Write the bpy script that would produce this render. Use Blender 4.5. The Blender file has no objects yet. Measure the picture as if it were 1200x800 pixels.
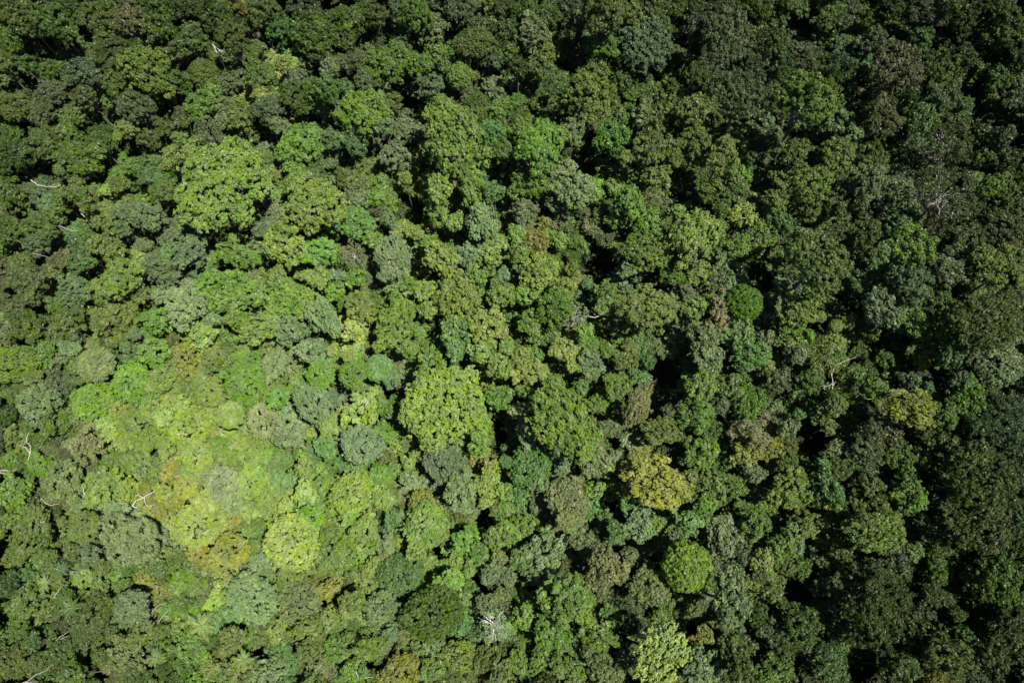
import bpy, math, random
import numpy as np
from mathutils import Vector, Matrix

rng = np.random.default_rng(7)
random.seed(7)
SC = bpy.context.scene
COL = SC.collection

# ---------------------------------------------------------------- camera
PW, PH = 1200.0, 800.0            # survey frame
FPX = 880.0                       # focal length in survey pixels
CAM_H, TILT = 205.0, math.radians(19.0)
cam_d = bpy.data.cameras.new('camera')
cam = bpy.data.objects.new('camera', cam_d)
COL.objects.link(cam)
cam.location = (0, 0, CAM_H)
cam.rotation_euler = (TILT, 0, 0)
cam_d.sensor_width = 36.0
cam_d.lens = 36.0 * FPX / PW
cam_d.clip_start = 1.0
cam_d.clip_end = 6000.0
SC.camera = cam
CAM = Vector((0, 0, CAM_H))
RIGHT = Vector((1, 0, 0))
UP = Vector((0, math.cos(TILT), math.sin(TILT)))
FWD = Vector((0, math.sin(TILT), -math.cos(TILT)))

def ray(px, py):
    return FWD + RIGHT * ((px - PW / 2) / FPX) + UP * ((PH / 2 - py) / FPX)

def on_level(px, py, z):
    """point where the sight line through a survey pixel meets the level z, and metres per pixel there"""
    d = ray(px, py)
    t = (z - CAM_H) / d.z
    p = CAM + d * t
    return p, t / FPX

def to_pix(p):
    v = Vector(p) - CAM
    w = v.dot(FWD)
    return PW / 2 + FPX * v.dot(RIGHT) / w, PH / 2 - FPX * v.dot(UP) / w, w

# ---------------------------------------------------------------- sun and sky
SUN_STRENGTH, SKY_STRENGTH, EXPOSURE = 5.0, 0.05, 1.5
to_sun = -ray(268, 556).normalized()      # the sun stands behind the aircraft: shades close up round this point
elev = math.asin(to_sun.z)
azim = math.atan2(to_sun.x, to_sun.y)
sun_d = bpy.data.lights.new('sun', 'SUN')
sun_d.energy = SUN_STRENGTH
sun_d.angle = math.radians(0.5)
sun_d.color = (1.0, 0.965, 0.90)
sun = bpy.data.objects.new('sun', sun_d)
COL.objects.link(sun)
sun.rotation_euler = to_sun.to_track_quat('Z', 'Y').to_euler()
sun.location = (0, 0, 400)
world = bpy.data.worlds.new('World')
SC.world = world
world.use_nodes = True
wn = world.node_tree
bg = wn.nodes['Background']
sky = wn.nodes.new('ShaderNodeTexSky')
sky.sky_type = 'NISHITA'
sky.sun_disc = False
sky.sun_elevation = elev
sky.sun_rotation = azim
wn.links.new(sky.outputs[0], bg.inputs[0])
bg.inputs[1].default_value = SKY_STRENGTH
SC.view_settings.view_transform = 'Standard'
SC.view_settings.look = 'None'
SC.view_settings.gamma = 1
SC.view_settings.exposure = EXPOSURE
SC.cycles.max_bounces = 5
SC.cycles.diffuse_bounces = 2
SC.cycles.glossy_bounces = 2
SC.cycles.transmission_bounces = 3

# ---------------------------------------------------------------- survey of the crowns
# one row of text per 200 px square of the survey: x, y, radius (quarter pixels), colour + tone + crown style (+ height)
SURVEY = {
(0, 0): "610,95,75,N2+1 690,340,115,Y3 60,500,85,Y2 45,190,65,G2 120,85,75,O2 265,115,95,G2 160,215,70,S1 430,90,80,O2 550,255,90,O2 400,340,85,S2 235,425,80,S2F 505,475,60,G3 640,500,88,S2 365,550,50,O3 590,590,75,Y3 180,660,95,O2 50,740,90,G1 470,670,80,G2 375,755,110,G3 610,770,80,G3 700,640,70,O2 770,590,60,O2 640,225,60,G2 750,135,70,G2 750,210,60,K2 330,30,70,G1 60,25,70,G1 480,30,60,G2 740,30,70,G1 120,300,65,G2 10,300,60,Y2 215,330,60,G2 350,640,60,G2 400,440,60,O2 180,540,60,K2 60,640,70,G2 540,400,60,G2 480,190,55,O2 780,420,55,Y3",
(1, 0): "680,170,130,G2L 530,150,75,E2 620,35,70,S1 430,50,80,O2 280,180,80,O2 400,220,75,O3 110,190,75,O2 30,230,60,K2 20,130,50,G2 210,80,80,G1 90,30,80,O1 150,340,68,Y2D 40,380,60,G2 290,380,70,S2 430,350,80,O3 520,305,42,L5+4 420,440,48,L5S+4 490,445,50,L5S+4 590,460,85,G2 570,370,60,S3 200,425,55,G4 140,490,70,G3 235,490,50,S3 310,480,48,Y3 320,560,65,Y3 735,400,88,G3 740,320,60,S3 740,510,80,E3 460,510,75,S2 500,580,60,S3 180,610,75,S3W 50,560,60,O2 40,640,50,G3 40,705,60,Y4S 610,690,120,G4L 760,640,65,E3 285,20,40,A2 330,110,60,O1 360,130,50,G2 560,70,60,G2 780,60,60,O2 690,770,60,G3",
(2, 0): "50,90,100,G2 165,75,55,O2 270,30,70,S2 340,75,90,G3 430,140,85,S3 290,185,70,G2 560,35,80,S2 690,20,45,Y3 760,50,60,O2 630,190,92,O3F 700,275,70,S2 770,150,65,G2 230,305,120,G3L 370,300,60,G3 440,245,60,G3 110,370,75,S3F 20,410,50,E3 45,290,50,K2 555,350,58,G4D 620,355,35,Y3 480,300,60,E3 420,400,75,S3 240,470,70,O3 460,490,80,G3 640,490,85,O2F 730,440,50,S3 725,510,60,G4 110,530,125,G4L 200,590,60,S3 300,620,70,S3 540,650,185,Y4L+6 430,745,50,Y3 250,730,80,S3 700,620,80,E4 60,670,90,E3 760,700,65,G3 780,520,40,G3 590,430,45,K3W 660,110,60,S2 500,90,50,S2 20,200,50,O2 780,240,50,G2",
(3, 0): "430,65,115,Y2T+4 420,215,92,G3+2 560,60,65,Y3 100,150,90,S3 60,50,80,G2 180,90,70,G2 290,130,60,S1 620,215,130,S3L 700,120,60,G2 640,40,70,O2 770,30,50,G2 170,250,45,Y3 130,320,70,O3 210,425,42,E2-4 200,490,40,G3-3 390,355,78,Y3 380,475,125,Y3L 700,450,125,Y3L 500,560,60,G3 610,540,60,S3 470,650,80,G3-4 285,620,62,K4 140,680,130,G4L+1 40,610,60,G4 640,700,80,O3 740,680,75,Y3 680,570,90,O3 510,385,50,G2 750,395,40,G2 260,30,55,S2 30,310,50,G1 380,720,50,G2-5",
(4, 0): "200,200,135,S2L+3 170,70,90,O1 420,190,108,O2L+2 270,460,140,S2L+1 460,290,60,E2 570,290,52,K2 590,470,140,G3L+4 720,575,72,S3 740,320,72,E2S 650,375,52,G2 350,30,75,G2 480,20,45,G2 690,100,62,G3 760,90,50,S2 60,130,60,S1 70,360,62,G2 40,515,75,Y3 60,690,90,Y3 190,725,90,Y4 510,720,82,O3 730,735,92,Y3D 400,660,42,S3-5 330,760,60,E2-4 500,370,60,G2 60,40,60,G1 330,330,60,S1 60,230,50,S1",
(5, 0): "200,330,130,N2L+3 100,185,62,S2 80,100,50,G2 320,60,85,K2 170,45,62,G1 320,180,62,E2 390,330,100,O2+2 550,110,100,O1 720,170,100,G2 710,50,72,G2 510,270,60,G1 680,375,62,G2 765,470,72,S2 530,480,78,E3F 130,575,92,K2 330,560,78,E4F 205,620,60,E2 430,690,110,K2W+1 620,700,110,G2 260,450,52,G1 700,640,60,S2 470,580,50,K2 60,750,90,G2 410,470,72,S2 450,20,50,G2 780,290,55,G1 740,740,60,O1",
(0, 1): "360,95,90,O3 610,50,62,G3 680,30,50,E3 40,95,72,G2 90,155,70,O2 300,150,72,G3 410,160,60,O3 600,140,42,Y3 670,205,92,S3 520,180,24,L4 180,240,90,O3 170,335,90,S2 500,355,88,Y3 380,425,82,E3 400,380,42,E3 280,415,50,K3 80,420,60,O3 130,505,112,K2 560,505,108,Y4L 470,595,62,Y3 660,575,62,Y3 350,565,90,S3 140,580,82,O2 60,650,72,K2 560,700,112,Y3L 320,705,90,O3 130,740,92,G2 740,465,92,S3 720,695,72,G4 760,105,62,G3 240,620,40,G3 740,580,60,S4 40,750,60,S3 620,765,50,S3 250,760,70,O3 470,240,50,Y3 30,300,70,G2 540,70,55,O3 570,270,55,S3 190,120,55,S2 20,520,50,K2 460,720,55,Y3",
(1, 1): "240,80,225,Y4L+4 420,50,92,O4 660,160,150,Y4L+2 600,40,90,G3-2 690,30,60,S2 90,370,102,S3 300,395,110,G4L 290,310,42,Y3 540,350,112,Y4L 700,385,110,G4L 690,500,82,Y4 500,475,50,Y3 790,490,38,B4 190,500,72,E4 270,570,130,G4L 60,640,102,S4 400,580,70,S4 550,600,110,G4L 310,700,80,G4 640,650,72,G4 720,680,90,S4 140,765,92,Y5 410,745,82,Y4 560,745,102,S4 30,480,42,S3 430,270,70,S3-2 770,565,52,G4 760,250,60,G4 480,660,60,G4 190,690,60,S4",
(2, 1): "70,120,75,S3 145,125,60,G4 60,40,60,O3 300,40,32,Y3-3 60,250,90,E4 220,225,80,S3 340,285,60,Y4 240,395,102,S4F 60,390,82,K3W 430,340,62,G4 470,415,82,Y4 450,180,92,Y3 460,85,80,Y4+2 620,100,95,G4+2 720,90,62,E3 650,235,100,S4 540,230,62,Y4 590,385,82,S4 700,390,62,L4 750,330,52,Y5 760,480,48,B4 640,485,72,G4 60,500,70,G4 270,545,92,G4 400,560,62,Y4 540,590,112,Y5L 90,640,72,Y3 50,750,62,L5 250,720,112,G4L 410,650,62,Y4 540,765,82,E4 680,720,82,Y4 750,575,72,Y4 650,590,60,G4 200,680,42,O3-3 490,490,50,K3 140,320,50,G4 340,740,50,G4 200,490,40,S3",
(3, 1): "290,90,112,S4L+1 200,140,72,S3 60,60,90,G3 400,110,46,G5 60,190,80,S3 540,150,80,G4 660,230,80,G4 680,40,72,Y3 650,130,62,K3W 640,375,112,G3L 550,460,52,S3 410,210,50,K3 480,225,60,G3 120,340,82,A3 130,475,92,Y4 220,320,46,G4 30,390,62,G4 340,350,90,G3 290,440,42,G3 640,635,152,O4L+2 360,535,50,E4 440,560,90,G3 430,630,60,O4 60,580,72,G4 90,710,62,G4 200,640,92,G3 290,675,92,S4W 240,540,60,Y4 770,600,50,S3 340,760,60,G4 20,290,50,G4 740,480,60,G3 780,180,60,Y4",
(4, 1): "60,320,132,Y4L+3 60,470,92,Y4 230,90,92,O3 110,95,50,G2 270,20,60,G4 460,40,72,O3 440,140,70,Y3 590,60,92,O3 640,85,52,S3 740,80,60,S2 290,210,58,L5S+2 370,310,92,O3 440,240,80,E3 170,260,52,G3 250,355,72,G3 180,495,72,S4W 290,610,106,X3D+6 180,635,80,N4+1 640,420,150,O3L+5 530,395,42,G3 540,660,92,Y3 650,680,42,Y4D 720,725,34,Y4D 770,700,42,Y3 420,600,42,S3-5 60,640,72,G5 100,765,102,S3 280,765,80,E4 500,780,70,G4S 740,150,70,O2 590,180,72,O3 20,560,50,S3 390,780,40,S3-3 180,180,50,G2",
(5, 1): "60,60,92,K3 160,130,82,S3 430,110,130,K2W+1 410,260,72,K2W 640,70,82,G3 750,20,60,G1 750,155,72,O2 680,270,92,K2 50,310,82,O2 200,260,62,E2 270,350,102,G4L+3 700,465,112,Y3L+3 600,390,52,Y3 560,445,42,Y3 480,390,62,S2 250,530,102,S2 430,480,80,S2 50,530,72,E3S 140,480,52,E3 650,690,152,O2F+4 120,650,82,S3 250,700,82,G3 440,720,82,G3 330,770,52,O3 80,750,60,G2 780,600,42,S2 330,590,62,G2 530,300,60,S2 560,190,55,O1 410,590,55,G2",
(0, 2): "440,100,82,K3D 350,110,52,O3 50,100,112,G3F 210,40,62,G3 330,30,72,S3 600,50,72,E3 720,50,102,G4 240,210,62,S2 180,300,102,S3 430,270,102,G4F 620,190,112,G4F 740,170,102,Y4F 50,240,82,G2 30,340,62,G1 640,390,112,Y4F 760,340,72,Y5 60,450,82,O3 210,400,92,G2 400,480,92,K4 510,430,42,L4 490,670,102,Y4 600,690,82,A4 300,650,92,K3 290,530,50,K2W 180,580,92,G3F 40,560,62,G3 60,690,92,G3 690,580,82,O4 760,700,62,A4 380,560,42,K3 780,510,52,Y4 560,780,62,S4 150,170,60,O3 280,400,60,G2 130,760,60,O2",
(1, 2): "270,340,88,L4D+3 340,205,112,G3F+1 60,90,112,A3F 190,90,72,O4 170,240,112,O4F 40,290,72,Y5 80,400,112,Y4F 340,130,62,G4 480,100,82,S4F 460,175,42,A4 500,260,62,G5F 420,370,102,S4F 660,290,102,B4F 560,440,92,S5S 640,40,82,S4 590,190,62,G4 700,150,102,G4F 740,400,72,Y4 120,540,112,Y5F 260,540,62,G4F 300,470,62,Y4F 230,660,112,S5F 60,680,102,A5F 380,540,62,Y5F 440,540,52,G5F 370,650,112,Y5F 430,720,82,Y5F 620,580,52,Y4 720,500,62,E4 560,640,62,E4 640,700,72,L5 700,670,62,G4 160,760,92,L5F 550,560,30,O3-4 770,280,50,B3",
(2, 2): "170,120,66,E5D 90,300,102,L4 470,300,205,Y4L 410,90,92,G4 540,60,56,E4 640,50,62,Y5 740,120,82,Y5 600,160,70,Y5 740,255,62,G3-2 50,150,72,G3F 190,20,32,O4 40,60,52,Y5 200,430,82,G4F 90,480,112,S4F 60,700,122,Y4F 180,620,72,G4F 240,600,52,O4 310,570,42,L4 350,530,42,O4 460,570,92,B4F 640,480,72,G4 560,690,92,S4 700,590,42,A4 680,690,62,L4 370,750,102,A3F 200,740,72,Y5F 770,560,72,E3F 320,650,52,S4 760,700,62,G4 260,190,32,S3-3 240,330,40,G3-4 300,30,60,G4",
(3, 2): "250,390,172,G4L+1 400,290,62,G3F 60,120,92,L4 240,40,62,L4 280,110,42,L5 370,100,62,S3 550,80,55,O3 640,90,62,E3 590,310,86,N3F+3 500,220,62,G3 30,320,52,K4 80,430,82,S4 720,420,92,O3 680,660,132,A5L+4 545,600,42,A4 560,700,50,A3 390,560,82,K4 230,570,62,S3 90,580,112,E3F 390,690,90,G4 270,740,112,K4F+1 130,660,72,S3 40,720,62,E4 540,755,62,E4 470,550,52,S4 110,60,52,G3 440,30,42,G3 750,330,62,S2 210,200,62,G4 450,400,45,K3 60,230,50,G4",
(4, 2): "95,210,72,G5T+2 220,200,72,O3 310,70,92,E4 110,60,102,S3 530,60,66,S3 400,110,32,L4 450,185,62,K2 300,290,92,G3 60,350,82,G3 20,470,42,Y3 330,425,92,N3 300,530,92,A3 410,510,60,A3 500,405,102,S3 550,340,42,E3 140,415,62,G2 90,520,82,G3 180,560,72,E3 50,640,62,K4 130,680,82,O3 250,680,62,G3 510,680,102,Y3+1 620,700,62,O3 680,690,82,E3 500,560,62,O2 650,100,82,Y3S 600,180,72,G2 730,240,62,G2S 710,300,62,O3 680,390,42,O3 710,500,82,S3 750,600,62,O2 770,160,60,G2 110,770,62,G4 20,720,42,Y3 350,620,62,S3 170,300,50,S2",
(5, 2): "260,310,102,A3+3 100,200,82,G3 20,140,52,G3 150,80,72,G2 340,60,88,Y2+1 460,60,62,E2 690,100,122,S4F+1 560,70,52,S2 530,270,92,G3 620,240,52,O2 340,230,52,E2 420,345,72,G2 590,385,62,E1S 720,380,122,B2S 780,560,62,B2S 380,470,62,O2 260,190,52,S2 120,430,82,K2 60,520,82,S2 200,530,72,G2 330,545,62,O2 250,620,62,G2 80,710,112,O2L 250,735,82,G3 600,640,165,G1L+2 570,520,72,O2 370,640,42,O1 500,180,52,S2 20,590,52,G2 700,480,50,B1S 720,650,60,O1",
(0, 3): "590,130,152,S5S 520,50,62,S5S 740,120,82,S4F 130,100,112,O3F 390,60,82,O3F 60,200,82,O3 410,200,62,S3 330,180,62,O3 460,360,72,O4F 570,345,62,G3 720,260,62,O3 730,370,82,A3F 600,440,102,S3F 30,330,62,E1 120,290,42,E3 230,300,72,O3 120,420,92,G3 240,460,72,Y3 420,490,112,O2F 70,550,72,G2 140,605,62,E2 600,660,92,K4 470,680,62,G2 40,680,82,Y2 280,640,82,O2 650,570,92,O3 750,560,62,O3 760,650,52,G3 380,560,72,O2 180,690,62,O2 60,765,62,Y2 330,770,72,G2 640,765,82,O2 520,560,52,O2 40,40,70,O3 230,210,60,G3 310,400,55,G2 470,260,60,O3",
(1, 3): "120,60,132,L4F+1 270,180,132,A4F 560,130,142,L5F+2 640,30,102,G5F 740,170,132,Y3F+1 380,400,122,S4F+1 420,240,62,S4F 540,300,82,O4F 230,365,52,L4 40,330,62,G3F 120,350,62,O3F 240,470,62,E4 600,430,112,K3F 500,550,82,O4 290,600,72,O3 100,640,82,G3 170,740,62,Y3 50,730,62,G2 460,740,82,S3 330,740,72,O3 720,370,82,A3 650,540,92,O3 740,500,82,O3 640,640,82,O3 560,730,62,E3 690,735,62,K3 60,520,62,Y3 390,160,52,G4F 780,640,62,G3 250,390,40,Y4 30,420,50,G3 400,610,50,O3",
(2, 3): "100,120,102,Y4F 390,60,112,O4F 470,100,62,A3F 240,30,62,E3 210,150,62,K4 350,170,82,Y4 590,130,72,G4 730,110,72,Y3 650,180,62,G4 280,290,112,E3F 500,330,102,G5+2 120,320,82,Y4 180,450,82,S3F+1 50,430,72,Y3 420,480,142,G2F+1 550,520,92,E3F 400,620,112,K3F 560,680,92,Y3F 120,640,92,O3F 280,750,92,A3F 430,740,62,Y3 700,300,72,S3 680,430,62,K3 740,210,42,K4 710,525,76,S5W+2 680,690,82,Y2 750,765,82,O3 40,600,62,G3 60,740,72,G3 780,80,52,G4 570,400,62,E4 30,30,60,G5 10,240,60,G4",
(3, 3): "250,40,102,K4F+1 60,70,82,G4 130,200,112,S4L 40,230,72,G3 330,130,82,S3 430,250,112,N3+2 500,80,62,E3 600,60,82,S5 680,50,62,G5 700,130,62,S3 560,200,62,K3 650,350,92,K3F 570,430,62,S2W 720,440,42,G3 250,400,122,G3L+2 350,420,62,G4 60,480,62,G3 180,560,102,G3 480,530,62,E3 400,560,92,G3 250,650,112,O3L 400,680,82,O3 130,690,82,G3 30,700,72,G3 530,680,52,S2 700,660,135,L5L+5 420,765,82,K3 780,120,62,S3 300,560,72,G3 620,270,55,S3 330,330,50,K3",
(4, 3): "25,250,108,P4D+4 190,110,92,S3 330,60,82,G3 40,40,62,E4 390,220,52,L4+3 280,190,62,S2 230,390,112,S3L+4 430,370,88,O3+2 470,170,62,G3 580,60,82,O3 680,50,42,A4 660,140,46,A5 650,210,62,O2 750,180,52,G2 560,260,52,G2-3 650,400,62,B3S 740,350,72,K2 110,570,72,A3 90,710,82,S3 250,620,92,O2 310,640,42,A3 430,560,72,S1 560,520,82,G2 280,730,82,O2 420,740,82,G2 680,740,62,E2 590,740,52,K2 350,480,52,G1 750,560,62,O2 760,60,62,G2 480,650,60,G1 520,80,60,S3",
(5, 3): "100,90,122,Y3L+2 360,90,76,O2+1 285,190,52,E4 200,200,72,S1 380,220,42,G2 400,300,42,G2 90,310,82,O1 200,400,112,O1L 100,520,122,O1L 270,560,102,O1 360,380,62,O1 450,370,52,O1 600,90,112,O1L 540,150,82,G1 720,130,92,G1 680,320,102,G2L 590,330,82,G1 600,440,82,G1 740,420,62,G2 500,480,62,G1 700,520,82,O1 520,580,62,E2 440,670,92,O2+2 240,730,72,O2 370,780,52,A2 340,660,42,O1 650,690,82,O1 760,650,62,O1 570,720,62,S1 160,720,62,O1 760,260,62,G1",
}
# openings in the canopy: x, y, radius in survey pixels
GAPS = """480,245,24 700,310,26 775,440,22 890,320,24 660,85,18 935,35,22 1100,35,13 1140,110,16 1147,132,14 955,520,22 945,500,14
690,190,18 585,520,16 585,502,14 515,650,14 560,685,13 565,610,13 1010,782,20 815,732,16 735,745,16 765,655,12 620,690,12 680,620,10
715,590,13 720,520,13 925,690,18 945,700,14 450,500,11 460,460,11 35,95,13 75,85,10 120,133,12 155,172,14 385,8,12 300,40,12 365,85,10
480,120,13 290,275,12 222,320,10 1035,430,11 1005,100,11 960,385,13 105,325,9 440,782,11 300,763,12 120,790,14 535,260,8 800,60,12
770,90,10 1150,200,10 870,250,8 800,230,10 740,330,9 690,300,18 1075,700,14 1110,720,10 640,60,9 580,90,9 10,480,10 75,500,9 115,540,9""".split()
# bare limbs standing clear of the leaves: tone, then polylines in survey pixels
BARE = [
("white", "forked bone white limb hanging in the gap beside the {}", ["682,371 697,372 714,367 716,358", "700,371 694,366"]),
("white", "small white two armed snag standing alone in a black gap", ["743,531 744,519 741,511 739,505", "744,519 754,513", "744,525 739,528"]),
("white", "long straight white limb with side twigs reaching over leaves", ["155,593 168,583 180,576 190,569", "169,583 171,591 178,592", "168,583 163,580 155,580", "178,577 176,580"]),
("white", "short thick white limb poking in at the picture's side edge", ["-6,552 8,551 18,551"]),
("pale", "curling pale limb shaped like a hook near the picture's edge", ["31,543 35,532 36,524 31,518 33,508", "35,531 30,524 20,520"]),
("pale", "pale curved limb lying like a smile over dark foliage", ["36,211 44,217 54,219 64,219 72,216"]),
("grey", "grey wavy limb lying on leaves just above a dark hollow", ["95,250 101,256 108,258 113,262"]),
("grey", "grey slightly bent limb lying across a dark hollow", ["68,265 78,268 92,270"]),
("grey", "long dark grey limb running down a dark furrow", ["12,272 17,279 24,284", "32,293 44,298 56,301"]),
("pale", "cluster of pale tangled twigs in a brown crown", ["92,576 98,570 99,580 96,584", "92,566 97,572 90,574 82,577", "60,586 66,580 70,571"]),
("pink", "pinkish grey limb lying among dull leaves", ["48,584 52,588 60,592 69,590", "40,586 48,585"]),
("white", "small white H shaped twig in an olive crown", ["41,611 52,611", "46,605 47,616"]),
("pale", "short white limb above the silver leaved tree", ["138,611 147,612 155,616"]),
("grey", "slanting grey trunk pair with dark shade on one flank", ["58,756 70,746 81,739", "62,755 72,748 80,744"]),
("grey", "slanting grey leafless trunk, first of two running side by side", ["160,729 172,720 182,712 194,707", "172,720 180,718"]),
("grey", "slanting grey leafless trunk, second of two running side by side", ["184,730 190,722 197,714 204,708", "190,722 196,721"]),
("grey", "short slanting grey trunk between small dark palms", ["63,700 67,694 72,687"]),
("grey", "dull slanting trunk low by the picture's bottom corner", ["26,800 42,790 58,781", "30,776 40,767"]),
("grey", "short pale trunk leaning out of shade near the bottom edge", ["152,798 160,790"]),
("grey", "silver grey forked limb crossing a black hollow", ["1002,463 1012,466 1024,467 1036,470", "1024,467 1030,470 1036,474"]),
("tan", "large twisting tan limbs of a half bare tree", ["976,463 976,448 974,438 979,428 990,423 1002,419", "976,448 970,452 962,452", "968,461 966,452", "975,440 973,428 975,418", "985,426 992,432 1001,433", "976,452 983,445"]),
("pale", "thin pale bow shaped limb on a golden green crown", ["618,313 626,310 634,309 641,313", "634,309 637,305"]),
("white", "white twig cluster inside the giant lime crown", ["501,466 504,461 510,458 515,457", "505,461 509,462"]),
("white", "white forked twig in shade near the top edge", ["249,52 253,56 258,60", "254,56 259,54 258,60"]),
("pale", "short white curved limb by the bottom edge", ["417,787 420,793 428,794 437,793"]),
("pale", "small pale upright twig beside an olive crown", ["422,733 423,725"]),
("white", "two short white twigs on a lime green crown", ["428,475 432,470", "436,476 430,474"]),
("pale", "pale twig spray at the head of a golden crown", ["232,398 238,402 244,400", "226,405 233,401 240,409"]),
]
PALMS = [(237, 733, 17, "Y5", "large star shaped palm with pale yellow green fronds"), (287, 772, 11, "Y4", "small palm of few pale fronds beside a black gap"),
 (184, 770, 10, "Y3", "small pale palm next to the tan bush"), (54, 684, 9, "Y4", "little palm with one bright yellow frond"),
 (84, 712, 12, "G2", "dark green palm with narrow feathery fronds"), (72, 668, 10, "E2", "dark bluish palm rosette low among olive leaves"),
 (985, 395, 8, "G4", "tiny green palm at the foot of a dark gap")]
# trees anyone can point to: x, y, label, how others refer to it
MARKS = [
(872,352,"dark emerald green ball shaped tree with a dense smooth crown","the emerald ball tree"),
(267,485,"round golden lime dome tree with a crisp shaded rim","the golden lime dome"),
(806,662,"seamed bright green ball tree beside black gaps","the seamed green ball"),
(775,765,"bright lime tree cut by the bottom edge of the picture","the bottom lime tree"),
(770,565,"large golden yellow tree with knobbly crown above a mint green one","the large golden tree"),
(340,632,"bright lemon yellow broad tree, the brightest crown of all","the lemon yellow tree"),
(267,645,"broad golden orange tree beside the lemon yellow one","the orange tinged tree"),
(147,632,"large pale silver green tree with spiky open leaves","the large silver tree"),
(260,220,"giant yellow green tree made of many separate lobes","the giant lobed tree"),
(535,162,"tall yellow green emergent tree leaning over the blackest gap","the tall emergent tree"),
(517,475,"giant pale lime tree with white twigs near the picture centre","the pale lime tree"),
(662,497,"big fresh green tree with many small tufts","the fresh green tree"),
(760,358,"broad olive yellow tree between two dark hollows","the olive yellow tree"),
(960,305,"huge dark knobbly domed tree with a black hollow at its foot","the huge knobbly dome"),
(947,117,"big green dome tree with a brighter green top","the big green dome"),
(823,452,"small bright green round tree standing out from grey neighbours","the bright round tree"),
(846,358,"tan half dead tree touching the emerald ball tree","the tan half dead tree"),
(152,24,"tan domed tree in dark forest by the top corner","the tan dome"),
(1067,287,"bright green tufted tree amid dark trees","the green tuft tree"),
(1175,316,"rounded yellow green tree with bright rim at the picture edge","the bright rimmed tree"),
(1162,372,"large fine leaved brown green dome tree at the picture edge","the brown green dome"),
(1172,425,"pale ashen fine leaved tree at the picture edge","the pale ashen tree"),
(1107,228,"large grey brown twiggy tree with thin leaves","the grey twiggy tree"),
(1050,82,"large tan green tree with lumpy crown in dark woods","the tan green tree"),
(850,50,"big dark grey green tree of rounded lumps near the top edge","the dark lumpy tree"),
(905,47,"brownish dark tree of tight lumps beside the dark lumpy one","the brownish lumpy tree"),
(707,16,"tall olive columnar tree at the top edge","the olive column tree"),
(577,731,"half bare tree with white limbs spread like a star","the white starred tree"),
(295,700,"broad flat grey green tree beside the lemon yellow one","the flat grey green tree"),
(385,642,"broad olive tree with a black crescent of shade","the black crescent tree"),
(505,720,"broad dark green bristly tree in a closed canopy","the dark bristly tree"),
(525,682,"light green rounded tree against a black gap","the light rounded tree"),
(365,472,"blue grey flat feathery tree","the blue grey tree"),
(442,430,"small mint green oval tree ringed with shade","the mint oval tree"),
(330,76,"small bright lemon tuft tree in dark forest","the small lemon tuft"),
(397,322,"small blue green pointed tree among lime crowns","the blue green tree"),
(747,477,"ochre topped feathery tree above a white snag","the ochre topped tree"),
(882,506,"golden brown tufted tree, upper of a pair","the golden brown tree"),
(1065,477,"dark tree with a golden flush on top","the golden flushed tree"),
(1071,647,"small mint green tree in a dark hollow","the small mint tree"),
(857,697,"grey knobbly domed tree beside the seamed green ball","the grey knobbly dome"),
(897,655,"small vivid lime tree among grey ones","the small vivid lime tree"),
(140,326,"broad yellow green tree with tufted lobes by a dark cleft","the yellow tufted tree"),
(365,240,"broad bright yellow green tree below a dark bank","the bright banked tree"),
(538,87,"ridged bright green dome tree near a twiggy one","the ridged green dome"),
(427,92,"soft blue grey feathery dome tree","the soft grey dome"),
(1180,495,"dark bluish open leaved tree at the picture edge","the dark bluish tree"),
(1025,622,"lime green spreading tree in dark surroundings","the lime spreading tree"),
(667,585,"pale khaki fine leaved tree","the pale khaki tree"),
(707,662,"pale tan knobbly tree in a crowd of grey greens","the pale tan tree"),
(150,765,"tan brown bushy tree among low palms","the tan bushy tree"),
(1150,560,"vast dark grey tree of many lumps near the picture edge","the vast dark tree"),
(1083,140,"green grey feathery tree amid brown ones","the green feathery tree"),
(257,565,"very pale washed out feathery tree","the washed out tree"),
(497,615,"golden olive bristly tree","the golden olive tree"),
(285,451,"dark crescent shaped feathery tree hugging the golden lime dome","the dark crescent tree"),
(672,222,"grey green lumpy tree near two dark gaps","the grey lumpy tree"),
(170,85,"yellow green broad tree among dark olive ones","the upper yellow tree"),
(370,42,"dark green lobed tree near the top edge","the dark lobed tree"),
(352,172,"rounded fresh green tree of close lobes","the rounded lobed tree"),
(32,506,"","")
]
MARKS = [m for m in MARKS if m[2]]

# ---------------------------------------------------------------- materials
def new_mat(name):
    m = bpy.data.materials.new(name)
    m.use_nodes = True
    nt = m.node_tree
    nt.nodes.clear()
    return m, nt, nt.nodes.new

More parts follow.
